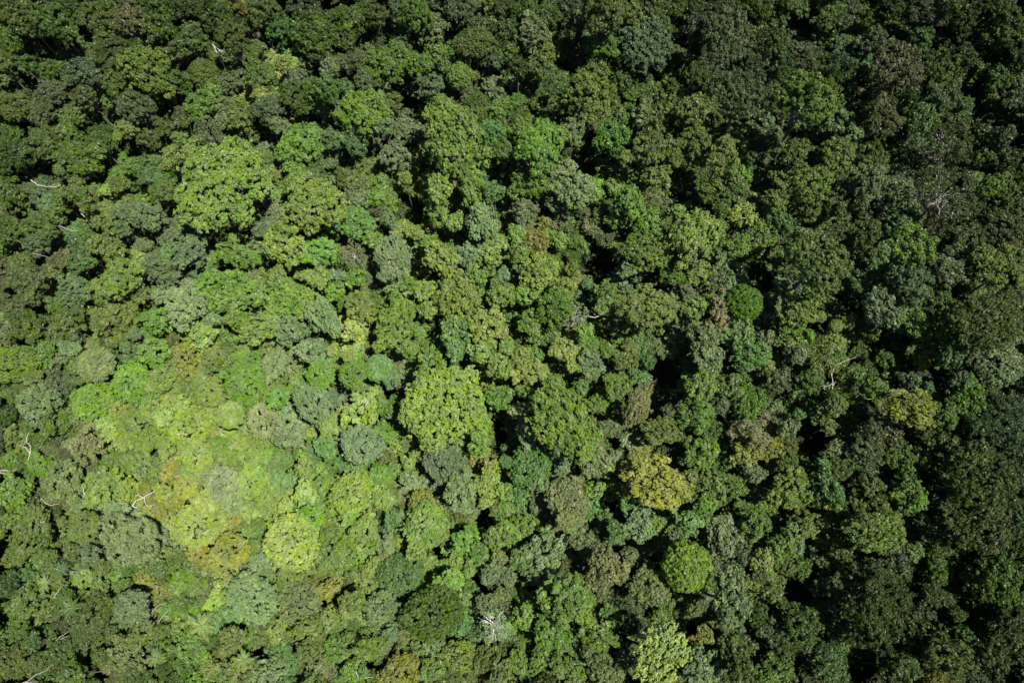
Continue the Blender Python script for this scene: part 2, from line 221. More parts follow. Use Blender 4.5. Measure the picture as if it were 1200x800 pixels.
def leaf_material():
    m, nt, N = new_mat('leaf')
    L = nt.links.new
    tint = N('ShaderNodeAttribute'); tint.attribute_type = 'INSTANCER'; tint.attribute_name = 'tint'
    tone = N('ShaderNodeAttribute'); tone.attribute_type = 'GEOMETRY'; tone.attribute_name = 'tone'
    geo = N('ShaderNodeNewGeometry')
    # every leaf a little lighter or darker, some yellower
    mr = N('ShaderNodeMapRange'); mr.inputs[3].default_value = 0.70; mr.inputs[4].default_value = 1.28
    L(geo.outputs['Random Per Island'], mr.inputs[0])
    mul = N('ShaderNodeMath'); mul.operation = 'MULTIPLY'
    L(mr.outputs[0], mul.inputs[0]); L(tone.outputs['Fac'], mul.inputs[1])
    hs = N('ShaderNodeHueSaturation')
    hr = N('ShaderNodeMath'); hr.operation = 'MULTIPLY_ADD'
    frac = N('ShaderNodeMath'); frac.operation = 'FRACT'
    m7 = N('ShaderNodeMath'); m7.operation = 'MULTIPLY'; m7.inputs[1].default_value = 17.31
    L(geo.outputs['Random Per Island'], m7.inputs[0]); L(m7.outputs[0], frac.inputs[0])
    L(frac.outputs[0], hr.inputs[0]); hr.inputs[1].default_value = 0.02; hr.inputs[2].default_value = 0.490
    n2 = N('ShaderNodeTexNoise'); n2.inputs['Scale'].default_value = 0.28; n2.inputs['Detail'].default_value = 3.0
    oi = N('ShaderNodeObjectInfo'); tc2 = N('ShaderNodeTexCoord'); va = N('ShaderNodeVectorMath'); va.operation = 'ADD'
    sc7 = N('ShaderNodeMath'); sc7.operation = 'MULTIPLY'; sc7.inputs[1].default_value = 91.0
    L(oi.outputs['Random'], sc7.inputs[0]); L(tc2.outputs['Object'], va.inputs[0]); L(sc7.outputs[0], va.inputs[1]); L(va.outputs[0], n2.inputs['Vector'])
    ph = N('ShaderNodeMapRange'); ph.inputs[1].default_value = 0.3; ph.inputs[2].default_value = 0.7
    ph.inputs[3].default_value = -0.012; ph.inputs[4].default_value = 0.012
    L(n2.outputs[0], ph.inputs[0])
    ha = N('ShaderNodeMath'); ha.operation = 'ADD'; L(hr.outputs[0], ha.inputs[0]); L(ph.outputs[0], ha.inputs[1])
    pv = N('ShaderNodeMapRange'); pv.inputs[1].default_value = 0.3; pv.inputs[2].default_value = 0.7
    pv.inputs[3].default_value = 1.18; pv.inputs[4].default_value = 0.84
    L(n2.outputs[0], pv.inputs[0])
    mv = N('ShaderNodeMath'); mv.operation = 'MULTIPLY'; L(mul.outputs[0], mv.inputs[0]); L(pv.outputs[0], mv.inputs[1])
    L(ha.outputs[0], hs.inputs['Hue'])
    L(mv.outputs[0], hs.inputs['Value'])
    L(tint.outputs['Color'], hs.inputs['Color'])
    # soft patches over a crown: older and younger growth
    tc = N('ShaderNodeTexCoord')
    nz = N('ShaderNodeTexNoise'); nz.inputs['Scale'].default_value = 0.45; nz.inputs['Detail'].default_value = 2.0
    L(tc.outputs['Object'], nz.inputs['Vector'])
    sr = N('ShaderNodeMapRange'); sr.inputs[1].default_value = 0.3; sr.inputs[2].default_value = 0.7
    sr.inputs[3].default_value = 0.82; sr.inputs[4].default_value = 1.16
    L(nz.outputs[0], sr.inputs[0]); L(sr.outputs[0], hs.inputs['Saturation'])
    p = N('ShaderNodeBsdfPrincipled')
    p.inputs['Roughness'].default_value = 0.45
    p.inputs['Diffuse Roughness'].default_value = 1.0
    p.inputs['Specular IOR Level'].default_value = 0.2
    L(hs.outputs[0], p.inputs['Base Color'])
    tr = N('ShaderNodeBsdfTranslucent')
    warm = N('ShaderNodeMix'); warm.data_type = 'RGBA'; warm.blend_type = 'MULTIPLY'; warm.inputs[0].default_value = 1.0
    L(hs.outputs[0], warm.inputs[6]); warm.inputs[7].default_value = (1.0, 1.15, 0.5, 1)
    L(warm.outputs[2], tr.inputs[0])
    mx = N('ShaderNodeMixShader'); mx.inputs[0].default_value = 0.13
    L(p.outputs[0], mx.inputs[1]); L(tr.outputs[0], mx.inputs[2])
    out = N('ShaderNodeOutputMaterial')
    L(mx.outputs[0], out.inputs[0])
    return m

def bark_material(name, c1, c2, rough=0.9):
    m, nt, N = new_mat(name)
    L = nt.links.new
    tc = N('ShaderNodeTexCoord')
    mp = N('ShaderNodeMapping'); mp.inputs['Scale'].default_value = (3.0, 3.0, 0.6)
    nz = N('ShaderNodeTexNoise'); nz.inputs['Scale'].default_value = 2.2; nz.inputs['Detail'].default_value = 5
    cr = N('ShaderNodeValToRGB')
    cr.color_ramp.elements[0].position = 0.35; cr.color_ramp.elements[0].color = (*c1, 1)
    cr.color_ramp.elements[1].position = 0.68; cr.color_ramp.elements[1].color = (*c2, 1)
    L(tc.outputs['Object'], mp.inputs[0]); L(mp.outputs[0], nz.inputs['Vector']); L(nz.outputs[0], cr.inputs[0])
    p = N('ShaderNodeBsdfPrincipled'); p.inputs['Roughness'].default_value = rough
    bp = N('ShaderNodeBump'); bp.inputs['Strength'].default_value = 0.5
    L(nz.outputs[0], bp.inputs['Height']); L(bp.outputs[0], p.inputs['Normal'])
    L(cr.outputs[0], p.inputs['Base Color'])
    out = N('ShaderNodeOutputMaterial'); L(p.outputs[0], out.inputs[0])
    return m

LEAF = leaf_material()
BARK = bark_material('bark', (0.05, 0.038, 0.028), (0.17, 0.145, 0.115))
WOOD = {
 'bone': bark_material('bone_wood', (0.36, 0.345, 0.31), (0.60, 0.58, 0.54), 0.8),
 'white': bark_material('bleached_wood', (0.22, 0.21, 0.19), (0.42, 0.40, 0.37), 0.8),
 'pale': bark_material('pale_wood', (0.20, 0.185, 0.15), (0.36, 0.335, 0.28), 0.8),
 'grey': bark_material('grey_wood', (0.13, 0.12, 0.105), (0.26, 0.245, 0.22), 0.85),
 'pink': bark_material('pinkish_wood', (0.26, 0.20, 0.18), (0.42, 0.35, 0.32), 0.85),
 'tan': bark_material('tan_wood', (0.17, 0.145, 0.11), (0.30, 0.265, 0.21), 0.85),
}
FLOOR = bark_material('leaf_litter', (0.018, 0.014, 0.009), (0.055, 0.042, 0.026), 0.95)

# ---------------------------------------------------------------- mesh helpers
def mesh_from(name, verts, faces_by_n, mats, tone=None):
    """verts (n,3); faces_by_n = list of (k,m) int arrays (one array per face size)"""
    me = bpy.data.meshes.new(name)
    nv = len(verts)
    me.vertices.add(nv)
    me.vertices.foreach_set('co', np.ascontiguousarray(verts, dtype=np.float32).ravel())
    idx = np.concatenate([f.ravel() for f in faces_by_n]).astype(np.int32)
    tot = np.concatenate([np.full(len(f), f.shape[1], np.int32) for f in faces_by_n])
    start = np.concatenate([[0], np.cumsum(tot)[:-1]]).astype(np.int32)
    me.loops.add(len(idx))
    me.loops.foreach_set('vertex_index', idx)
    me.polygons.add(len(tot))
    me.polygons.foreach_set('loop_start', start)
    me.polygons.foreach_set('loop_total', tot)
    for m in mats:
        me.materials.append(m)
    if tone is not None:
        a = me.attributes.new('tone', 'FLOAT', 'POINT')
        a.data.foreach_set('value', np.ascontiguousarray(tone, dtype=np.float32))
    me.update(calc_edges=True)
    return me

def link(name, data, parent=None):
    o = bpy.data.objects.new(name, data)
    COL.objects.link(o)
    if parent is not None:
        o.parent = parent
    return o

def unit(v):
    return v / np.maximum(np.linalg.norm(v, axis=-1, keepdims=True), 1e-9)

def rand_dirs(n):
    return unit(rng.normal(size=(n, 3)))

class Tubes:
    """tapering limbs collected into one mesh"""
    def __init__(self, sides=6):
        self.v, self.q, self.n, self.s = [], [], 0, sides
    def add(self, pts, radii):
        pts = np.asarray(pts, float); k, s = len(pts), self.s
        tan = unit(np.gradient(pts, axis=0))
        ref = np.array([0.31, 0.95, 0.12])
        a = unit(np.cross(tan, ref)); b = np.cross(tan, a)
        th = np.arange(s) * 2 * math.pi / s
        ring = pts[:, None, :] + np.asarray(radii)[:, None, None] * (
            np.cos(th)[None, :, None] * a[:, None, :] + np.sin(th)[None, :, None] * b[:, None, :])
        self.v.append(ring.reshape(-1, 3))
        base = self.n
        i = np.arange(k - 1)[:, None] * s; j = np.arange(s)[None, :]; j2 = (j + 1) % s
        self.q.append((np.stack([i + j, i + j2, i + s + j2, i + s + j], -1) + base).reshape(-1, 4))
        tip = base + (k - 1) * s + np.arange(s)
        self.n += k * s
        self.v.append(pts[-1:] + tan[-1:] * radii[-1] * 0.6)
        t = self.n; self.n += 1
        self.q.append(np.stack([tip, np.roll(tip, -1), np.full(s, t), np.full(s, t)], -1))
    def mesh(self, name, mats):
        v = np.concatenate(self.v); q = np.concatenate(self.q)
        tri = q[:, 2] == q[:, 3]
        return mesh_from(name, v, [q[~tri], q[tri][:, :3]], mats)

def wander(p0, p1, n, amp):
    p0, p1 = np.asarray(p0, float), np.asarray(p1, float)
    t = np.linspace(0, 1, n)[:, None]
    L = np.linalg.norm(p1 - p0)
    off = rng.normal(size=(n, 3)) * amp * L; off[0] = 0; off[-1] = 0
    return p0 + (p1 - p0) * t + off

# ---------------------------------------------------------------- crowns
ICO_V = None
def ico():
    g = (1 + 5 ** .5) / 2
    v = np.array([[-1, g, 0], [1, g, 0], [-1, -g, 0], [1, -g, 0], [0, -1, g], [0, 1, g], [0, -1, -g], [0, 1, -g],
                  [g, 0, -1], [g, 0, 1], [-g, 0, -1], [-g, 0, 1]], float)
    f = np.array([[0, 11, 5], [0, 5, 1], [0, 1, 7], [0, 7, 10], [0, 10, 11], [1, 5, 9], [5, 11, 4], [11, 10, 2], [10, 7, 6],
                  [7, 1, 8], [3, 9, 4], [3, 4, 2], [3, 2, 6], [3, 6, 8], [3, 8, 9], [4, 9, 5], [2, 4, 11], [6, 2, 10], [8, 6, 7], [9, 8, 1]])
    return unit(v), f
ICO_V, ICO_F = ico()

STYLE = {  # clump radius, spacing, leaves per clump, leaf half length, half width, normal scatter, core size, dome height
 'T': dict(rc=(0.55, 1.20), gap=1.38, dens=128, ll=0.24, lw=0.15, scat=0.46, core=0.64, rz=0.85),
 'L': dict(rc=(0.60, 1.25), gap=1.36, dens=124, ll=0.24, lw=0.15, scat=0.46, core=0.64, rz=0.66),
 'F': dict(rc=(0.50, 1.00), gap=1.08, dens=115, ll=0.20, lw=0.11, scat=0.55, core=0.70, rz=0.52),
 'D': dict(rc=(0.60, 0.85), gap=1.00, dens=130, ll=0.19, lw=0.13, scat=0.35, core=0.82, rz=0.72),
 'S': dict(rc=(0.70, 1.30), gap=1.30, dens=60, ll=0.44, lw=0.10, scat=0.80, core=0.55, rz=0.55),
 'W': dict(rc=(0.60, 1.05), gap=1.30, dens=60, ll=0.22, lw=0.10, scat=0.85, core=0.0, rz=0.70),
}

def crown_shape(style, r):
    """centres, radii and outward directions of the leaf clumps of one crown of radius r"""
    P = STYLE[style]
    rz = P['rz'] * rng.uniform(0.88, 1.15)
    lobes = []
    if style in 'TWS':
        lobes.append((np.array([rng.uniform(-.1, .1) * r, rng.uniform(-.1, .1) * r, -.05 * rz * r]), .56 * r))
        n = int(rng.integers(6, 9) + r * .5)
        a0 = rng.uniform(0, 6.28)
        for i in range(n):
            d = math.sqrt((i + .4) / n) * .80 * r * rng.uniform(.82, 1.12); a = a0 + i * 2.39996 + rng.uniform(-.4, .4)
            z = rz * r * (.66 * math.sqrt(max(0, 1 - min(1, d / r) ** 2)) - .20 + rng.normal() * .13)
            lobes.append((np.array([d * math.cos(a), d * math.sin(a), z]), rng.uniform(.24, .42) * r))
    elif style == 'L':
        n = int(10 + r * 1.1)
        a0 = rng.uniform(0, 6.28)
        for i in range(n):
            d = math.sqrt((i + .5) / n) * .80 * r * rng.uniform(.9, 1.08); a = a0 + i * 2.39996 + rng.uniform(-.25, .25)
            z = rz * r * (.62 * math.sqrt(max(0, 1 - (d / r) ** 2)) - .12 + rng.uniform(-.14, .14))
            lobes.append((np.array([d * math.cos(a), d * math.sin(a), z]), rng.uniform(.20, .34) * r))
    elif style == 'F':
        lobes.append((np.array([0, 0, 0.]), .80 * r))
        for i in range(rng.integers(4, 7)):
            a = rng.uniform(0, 6.28); d = rng.uniform(.35, .66) * r
            lobes.append((np.array([d * math.cos(a), d * math.sin(a), rng.uniform(-.05, .16) * rz * r]), rng.uniform(.32, .48) * r))
    else:
        lobes.append((np.array([0, 0, 0.]), .97 * r))
        for i in range(5):
            a = i * 1.257 + rng.uniform(-.3, .3)
            lobes.append((np.array([.32 * r * math.cos(a), .32 * r * math.sin(a), .05 * r]), .66 * r))
    cen, out = [], []
    flat = rz if style in 'FD' else (.95 * rz / .85 if style == 'T' else .9)
    for c, R in lobes:
        m = int(26 * (R / np.mean(P['rc'])) ** 2) + 12
        u = rand_dirs(m); u = u[u[:, 2] > -.45]
        w = u * np.array([1, 1, flat]) * R * rng.uniform(.86, 1.04, (len(u), 1)) + c
        keep = np.ones(len(w), bool)
        for c2, R2 in lobes:
            if c2 is not c:
                keep &= np.linalg.norm((w - c2) / np.array([1, 1, flat]), axis=1) > R2 * .80
        cen.append(w[keep]); out.append(u[keep])
    cen, out = np.concatenate(cen), np.concatenate(out)
    order = rng.permutation(len(cen)); cen, out = cen[order], out[order]
    rc = rng.uniform(*P['rc'], len(cen)) * (.8 + .2 * min(1, r / 4))
    sel = []
    for i in range(len(cen)):
        if sel:
            s = np.array(sel)
            if (np.linalg.norm(cen[s] - cen[i], axis=1) < P['gap'] * .5 * (rc[s] + rc[i])).any():
                continue
        sel.append(i)
    cen = cen[sel]; rc = rc[sel]
    cen[:, 2] += rng.normal(size=len(cen)) * rc * (.15 if style == 'D' else .38)
    out = out[sel]
    if style in 'TLFS':
        k = rng.random(len(cen)) < .16
        st = cen[k] * np.array([1.13, 1.13, 1.05]) + out[k] * rc[k][:, None] * .8
        cen, rc, out = np.concatenate([cen, st]), np.concatenate([rc, rc[k] * .55]), np.concatenate([out, out[k]])
    return cen, rc, out

def crown_mesh(name, style, r, thin=1.0):
    P = STYLE[style]
    cen, rc, out = crown_shape(style, r)
    rc = rc * .98
    # keep the outline at radius r
    ext = np.percentile(np.hypot(cen[:, 0], cen[:, 1]) + rc * .7, 97)
    k = r / ext
    cen = cen * np.array([k, k, 1])
    nl = np.maximum(18, (P['dens'] * rc ** 2 * thin)).astype(int)
    ci = np.repeat(np.arange(len(cen)), nl)
    n = len(ci)
    u = rand_dirs(n)
    o = unit(out[ci] + np.array([0, 0, .55]))
    d = (u * o).sum(1)
    u = np.where((d < -.25)[:, None], u - 2 * d[:, None] * o, u)
    rad = rc[ci] * rng.uniform(.70, 1.16, n)
    if style == 'S':
        rad = rc[ci] * rng.uniform(.35, 1.1, n)
    if style == 'W':
        rad = rc[ci] * rng.uniform(.2, 1.15, n)
    if style in 'TLFDW':
        # leaves gather in sprigs on the skin of each clump
        ns = {'T': 13, 'L': 13, 'F': 9, 'D': 8, 'W': 7}[style]
        us = rand_dirs(len(cen) * ns).reshape(len(cen), ns, 3)
        oo = unit(out + np.array([0, 0, .55]))
        dd = np.einsum('ijk,ik->ij', us, oo)
        us = np.where((dd < -.2)[..., None], us - 2 * dd[..., None] * oo[:, None, :], us)
        si = rng.integers(ns, size=n)
        usl = us[ci, si]
        sr = rng.uniform(.62, .98, (len(cen), ns))[ci, si]
        ul = rand_dirs(n)
        dl = (ul * usl).sum(1)
        ul = np.where((dl < -.1)[:, None], ul - 2 * dl[:, None] * usl, ul)
        pos = cen[ci] + (usl * sr[:, None] + ul * rng.uniform(.22, .40, n)[:, None]) * rc[ci][:, None] * np.array([1, 1, .9])
        nor = unit(ul * .9 + usl * .35 + P['scat'] * rng.normal(size=(n, 3)) + np.array([0, 0, .22]))
    else:
        pos = cen[ci] + u * rad[:, None] * np.array([1, 1, .86])
        nor = unit(u + P['scat'] * rng.normal(size=(n, 3)) + np.array([0, 0, .22]))
    t = unit(np.cross(nor, rng.normal(size=(n, 3))))
    if style == 'S':
        t = unit(u + .5 * rng.normal(size=(n, 3))); nor = unit(np.cross(t, rng.normal(size=(n, 3))) + np.array([0, 0, .6]))
        t = unit(t - nor * (t * nor).sum(1)[:, None])
    b = np.cross(nor, t)
    sz = rng.uniform(.7, 1.3, n)[:, None] / math.sqrt(thin)
    a_, w_ = P['ll'] * sz, P['lw'] * sz
    q = np.stack([pos - t * a_, pos + b * w_ + t * a_ * .15, pos + t * a_ - nor * a_ * .25, pos - b * w_ + t * a_ * .15], 1)
    lv = q.reshape(-1, 3); lf = np.arange(4 * n).reshape(-1, 4)
    tone_c = np.clip(rng.normal(1, .10, len(cen)), .72, 1.3)
    tone = np.repeat(tone_c[ci], 4)
    vs, fs, ts = [lv], [lf], [tone]
    base = len(lv)
    if P['core'] > 0:
        m = len(cen)
        cv = cen[:, None, :] - out[:, None, :] * rc[:, None, None] * .10 + ICO_V[None] * (rc * P['core'])[:, None, None] * np.array([1, 1, .84])
        cv = cv + rng.normal(size=cv.shape) * .05
        cf = (ICO_F[None] + (np.arange(m) * 12)[:, None, None]).reshape(-1, 3) + base
        vs.append(cv.reshape(-1, 3)); fs.append(cf); ts.append(np.repeat(tone_c * .9, 12))
    return mesh_from(name, np.concatenate(vs), fs, [LEAF], np.concatenate(ts)), cen

def trunk_mesh(name, mat, seed_lean=.05):
    """trunk of unit height and limbs of unit reach: z 1 = level of the crown's middle"""
    T = Tubes(6)
    top = np.array([rng.normal() * .06, rng.normal() * .06, .97])
    body = wander((0, 0, 0), top, 7, .012)
    T.add(body, np.array([.13, .085, .072, .064, .055, .045, .025]))
    for i in range(6):
        a = i * 1.05 + rng.uniform(-.3, .3)
        z0 = rng.uniform(.74, .86)
        p0 = np.array([body[5][0] * .8, body[5][1] * .8, z0])
        p1 = np.array([.66 * math.cos(a), .66 * math.sin(a), rng.uniform(.96, 1.04)])
        mid = p0 * .45 + p1 * .55 + np.array([0, 0, -.02])
        pts = np.array([p0, p0 * .7 + mid * .3, mid, mid * .4 + p1 * .6, p1])
        pts[1:4] += rng.normal(size=(3, 3)) * np.array([.03, .03, .006])
        T.add(pts, np.array([.036, .030, .022, .016, .006]))
        q = np.array([.5 * math.cos(a + .5), .5 * math.sin(a + .5), p1[2] + .02])
        T.add(np.array([mid, (mid + q) / 2 + np.array([0, 0, .01]), q]), np.array([.018, .012, .005]))
    return T.mesh(name, [mat])

SIZES = {'T': (2.9, 4.2, 5.8, 7.4), 'L': (5.2, 7.2, 9.6, 12.2), 'F': (3.0, 4.6, 6.6, 8.8), 'D': (3.2, 5.4), 'S': (2.8, 4.6, 8.4), 'W': (3.8, 6.2)}
COUNT = {'T': (5, 7, 5, 3), 'L': (2, 3, 3, 3), 'F': (2, 4, 4, 2), 'D': (1, 3), 'S': (2, 3, 1), 'W': (3, 3)}
PROTO = {}
for s_ in SIZES:
    for r_, n_ in zip(SIZES[s_], COUNT[s_]):
        PROTO[s_, r_] = [crown_mesh('crown', s_, r_)[0] for _ in range(n_)]
TRUNKS = [trunk_mesh('trunk', BARK) for _ in range(5)]
def twig_mesh(name, mat, r, th=1.0):
    """bare twigs that show through a thin crown"""
    T = Tubes(4)
    for i in range(26):
        a = rng.uniform(0, 6.28); e = rng.uniform(.25, 1.3)
        p0 = rng.normal(size=3) * .06
        p1 = np.array([math.cos(a) * math.cos(e), math.sin(a) * math.cos(e), .62 * math.sin(e)]) * rng.uniform(.8, 1.04)
        pts = wander(p0, p1, 5, .045)
        T.add(pts, np.array([.013, .011, .009, .006, .003]) * th)
        for k in (2, 3):
            q = pts[k] + unit(p1 + rng.normal(size=3) * .6) * rng.uniform(.15, .32)
            T.add(np.array([pts[k], (pts[k] + q) / 2 + rng.normal(size=3) * .015, q]), np.array([.009, .006, .003]) * th)
    return T.mesh(name, [mat])
TWIGS = {k: twig_mesh('bare_twigs', WOOD[w], 1, h) for k, w, h in (('grey', 'grey', 1.0), ('white', 'bone', 1.6), ('pale', 'pale', 1.1))}

# ---------------------------------------------------------------- colours of the kinds of foliage, edge dimming in the tones
HUES = {'G': (.061, .107, .017), 'Y': (.079, .115, .022), 'L': (.098, .134, .028), 'O': (.066, .097, .021), 'S': (.077, .111, .041),
        'E': (.055, .104, .026), 'B': (.063, .104, .040), 'K': (.076, .099, .032), 'A': (.099, .114, .020), 'R': (.078, .072, .032), 'N': (.094, .103, .040), 'P': (.068, .104, .012), 'X': (.040, .086, .008)}
TONES = {1: .40, 2: .61, 3: .91, 4: 1.12, 5: 1.26}  # each tree's own tone, plus view-edge dimming painted into the leaf colour
WORDS = {'G': ('dark green', 'deep green', 'mid green', 'fresh green', 'bright green'), 'Y': ('dull yellow green',) * 2 + ('yellow green', 'light yellow green', 'bright yellow green'),
         'L': ('lime green',) * 3 + ('light lime green', 'vivid lime green'), 'O': ('blackish olive', 'dark olive', 'olive', 'light olive', 'pale olive'),
         'S': ('dark grey green', 'dull grey green', 'grey green', 'light grey green', 'pale silver green'),
         'E': ('dark bluish green', 'deep bluish green', 'cool green', 'light cool green', 'mint green'), 'B': ('dark blue green', 'slate green', 'blue green', 'light blue green', 'pale blue green'),
         'K': ('dark brown green', 'dull brown green', 'khaki', 'pale khaki', 'pale tan'), 'A': ('bronze', 'dull bronze', 'bronze gold', 'golden green', 'golden yellow'),
         'R': ('dark russet', 'russet', 'russet', 'rust coloured', 'rust coloured'), 'X': ('emerald green',) * 5, 'P': ('leaf green',) * 5, 'N': ('dark tan', 'dull tan', 'tan', 'light tan', 'pale tan')}
LOOK = {'T': 'tufted', 'L': 'lobed', 'F': 'feathery', 'D': 'domed', 'S': 'spiky', 'W': 'twiggy'}

# ---------------------------------------------------------------- land
def land(x, y):
    return 2.2 * math.sin(x * .021 + .6) + 1.8 * math.sin(y * .027 - .9) + 1.2 * math.sin((x + y) * .043)

def land_sheet():
    c = np.concatenate([np.linspace(-3200, -260, 14), np.linspace(-240, 240, 61), np.linspace(260, 3200, 14)])
    cy = c + 60
    X, Y = np.meshgrid(c, cy)
    Z = np.vectorize(land)(X, Y) + rng.normal(size=X.shape) * .15
    n = len(c)
    v = np.stack([X, Y, Z], -1).reshape(-1, 3)
    i = np.arange(n - 1)[:, None] * n + np.arange(n - 1)[None, :]
    f = np.stack([i, i + 1, i + n + 1, i + n], -1).reshape(-1, 4)
    o = link('ground', mesh_from('ground', v, [f], [FLOOR]))
    o['kind'] = 'structure'
    o['label'] = 'dark forest floor of leaf litter under the trees'
    return o
land_sheet()

# ---------------------------------------------------------------- read the survey
class Tree: pass
trees = []
gaps = [tuple(float(q) for q in g.split(',')) for g in GAPS]
CANOPY = 24.0
for (tx, ty), row in SURVEY.items():
    for e in row.split():
        x, y, r, code = e.split(',')
        t = Tree()
        t.px, t.py, t.pr = tx * 200 + float(x) / 4, ty * 200 + float(y) / 4, float(r) / 4
        t.hue, t.tone = code[0], int(code[1])
        rest = code[2:]
        t.style = rest[0] if rest and rest[0] in 'TLFDSW' else 'T'
        hgt = ''.join(ch for ch in rest if ch in '+-0123456789')
        t.dh = float(hgt) if hgt else 0.0
        # taller and more uneven away from the closed canopy
        open_ = min(1.0, math.hypot((t.px - 270) / 900, (t.py - 560) / 620))
        t.z = CANOPY + t.dh * 1.3 + rng.normal() * (1.3 + 1.8 * open_) + (t.pr - 20) * (.05 + .10 * open_)
        t.open = open_
        # towards this side the wood is looser, with deeper openings; leaf tint dimmed as painted vignette
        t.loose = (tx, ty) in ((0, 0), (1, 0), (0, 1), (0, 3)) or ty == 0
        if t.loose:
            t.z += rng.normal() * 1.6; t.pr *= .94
        for _ in range(2):
            lift = .40 * STYLE[t.style]['rz'] * t.pr * .21       # the middle of the visible dome lies above the limbs' fork
            p, mpp = on_level(t.px, t.py, (t.z + land(p.x, p.y) if _ else t.z) + lift)
        t.x, t.y, t.zz, t.r = p.x, p.y, p.z - lift, t.pr * mpp * (1.0 + .12 * open_)
        trees.append(t)

def fit(style, r):
    s = min(SIZES[style], key=lambda q: abs(math.log(q / r)))
    return PROTO[style, s], r / s

def tint_of(hue, tone, spread=.10, loose=False):  # loose: edge tile, leaf colour also dimmed as a painted vignette
    c = np.array(HUES[hue]) * TONES[tone]
    c = c * (.83 if loose else 1) * (1 + rng.normal() * spread * .7) * (1 + rng.normal(size=3) * spread * .45)  # edge tiles get darker leaves, a vignette put into the colour
    return [float(v) for v in np.clip(c, .006, .22)]

trees.sort(key=lambda t: -t.pr)
# crowns keep a little clear of each other
QX, QY = np.array([t.px for t in trees]), np.array([t.py for t in trees])
QR = np.array([t.pr for t in trees])
for t in trees:
    for gx_, gy_, gr_ in gaps:
        d_ = math.hypot(t.px - gx_, t.py - gy_)
        if t.pr * .55 < d_ < t.pr + gr_ * .7:
            k = max(.6, (d_ - gr_ * .7) / t.pr)
            t.r *= k; t.pr *= k
QR = np.array([t.pr for t in trees])
for i, t in enumerate(trees):
    if i:
        room = (np.hypot(QX[:i] - t.px, QY[:i] - t.py) - QR[:i] * (.90 - .22 * t.open)).min()
        k = max(.70 + .16 * t.open, min(1.0, room / t.pr))
        t.r *= k; t.pr *= k; QR[i] *= k
inside = [t for t in trees if -4 < t.px < 1204 and -4 < t.py < 804]
NAMED = 300
named = inside[:NAMED]
marks = {}
for mx, my, lab, ref in MARKS:
    c = min((t for t in inside if id(t) not in marks), key=lambda t: math.hypot(t.px - mx, t.py - my) - .35 * t.pr)
    marks[id(c)] = (lab, ref, c)
named_ids = {id(t) for t in named}
extra = [m[2] for m in marks.values() if id(m[2]) not in named_ids]
named = named[:NAMED - len(extra)] + extra
while any(k not in {id(t) for t in named} for k in marks):       # never drop a well known tree
    miss = [m[2] for k, m in marks.items() if k not in {id(t) for t in named}]
    drop = [t for t in named if id(t) not in marks][-len(miss):]
    named = [t for t in named if t not in drop] + miss
named_ids = {id(t) for t in named}

# ---------------------------------------------------------------- labels
ORD = ('', 'second ', 'third ', 'fourth ', 'fifth ', 'sixth ', 'seventh ', 'eighth ', 'ninth ')
def clock(dx, dy):
    h = int(round(math.degrees(math.atan2(dx, -dy)) / 30)) % 12
    return ('twelve', 'one', 'two', 'three', 'four', 'five', 'six', 'seven', 'eight', 'nine', 'ten', 'eleven')[h]
def size_word(t):
    return 'very large' if t.pr > 36 else 'large' if t.pr > 28 else 'mid sized' if t.pr > 22 else 'smallish'
for t in named:
    if id(t) in marks:
        t.label = marks[id(t)][0]
taken = {}
for t in sorted((t for t in named if id(t) not in marks), key=lambda t: (t.py, t.px)):
    near = sorted(marks.values(), key=lambda m: math.hypot(m[2].px - t.px, m[2].py - t.py))[0]
    t.near = near
    t.clock = clock(t.px - near[2].px, t.py - near[2].py)
    t.dist = math.hypot(t.px - near[2].px, t.py - near[2].py)
    taken.setdefault((near[1], t.clock), []).append(t)
for (ref, ck), lst in taken.items():
    lst.sort(key=lambda t: t.dist)
    for k, t in enumerate(lst):
        t.label = f"{size_word(t)} {WORDS[t.hue][t.tone - 1]} {LOOK[t.style]} tree, {ORD[k]}at {ck} o'clock from {ref}"

# ---------------------------------------------------------------- build the trees
GROUP = 'trees of the forest canopy'
def place_tree(t):
    root = link('canopy_tree', None)
    gz = land(t.x, t.y)
    root.location = (t.x, t.y, gz)
    root['label'] = t.label
    root['category'] = 'tree'
    root['group'] = GROUP
    H = t.zz - gz
    tr = link('trunk', TRUNKS[rng.integers(len(TRUNKS))], root)
    tr.scale = (t.r * .92, t.r * .92, H)
    tr.rotation_euler = (0, 0, rng.uniform(0, 6.28))
    protos, k = fit(t.style, t.r)
    cr = link('crown', protos[rng.integers(len(protos))], root)
    cr.location = (0, 0, H)
    j = 1.0 if t.style == 'D' else rng.uniform(.80, 1.25)
    cr.scale = (k * j, k / j, k * rng.uniform(.9, 1.1) * (.95 + .35 * t.open))
    cr.rotation_euler = (rng.normal() * .05, rng.normal() * .05, rng.uniform(0, 6.28))
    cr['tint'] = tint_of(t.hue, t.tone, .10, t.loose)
    if t.style == 'W':
        kind = 'white' if (t.hue, t.tone) == ('S', 5) else 'pale' if t.tone > 3 else 'grey'
        tw = link('bare_twigs', TWIGS[kind], root)
        tw.location = (0, 0, H)
        tw.scale = (t.r * 1.02, t.r * 1.02, t.r * (1.15 if kind == 'white' else .80))
        tw.rotation_euler = (0, 0, rng.uniform(0, 6.28))
    return root
for t in named:
    place_tree(t)

# ---------------------------------------------------------------- the rest of the forest: stuff
ALL = [m for k in PROTO for m in PROTO[k]]
IDX = {id(m): i for i, m in enumerate(ALL)}
kit = bpy.data.collections.new('forest_kit')
for i, m in enumerate(ALL + TRUNKS):
    kit.objects.link(bpy.data.objects.new(f'plant.{i + 1:03d}', m))

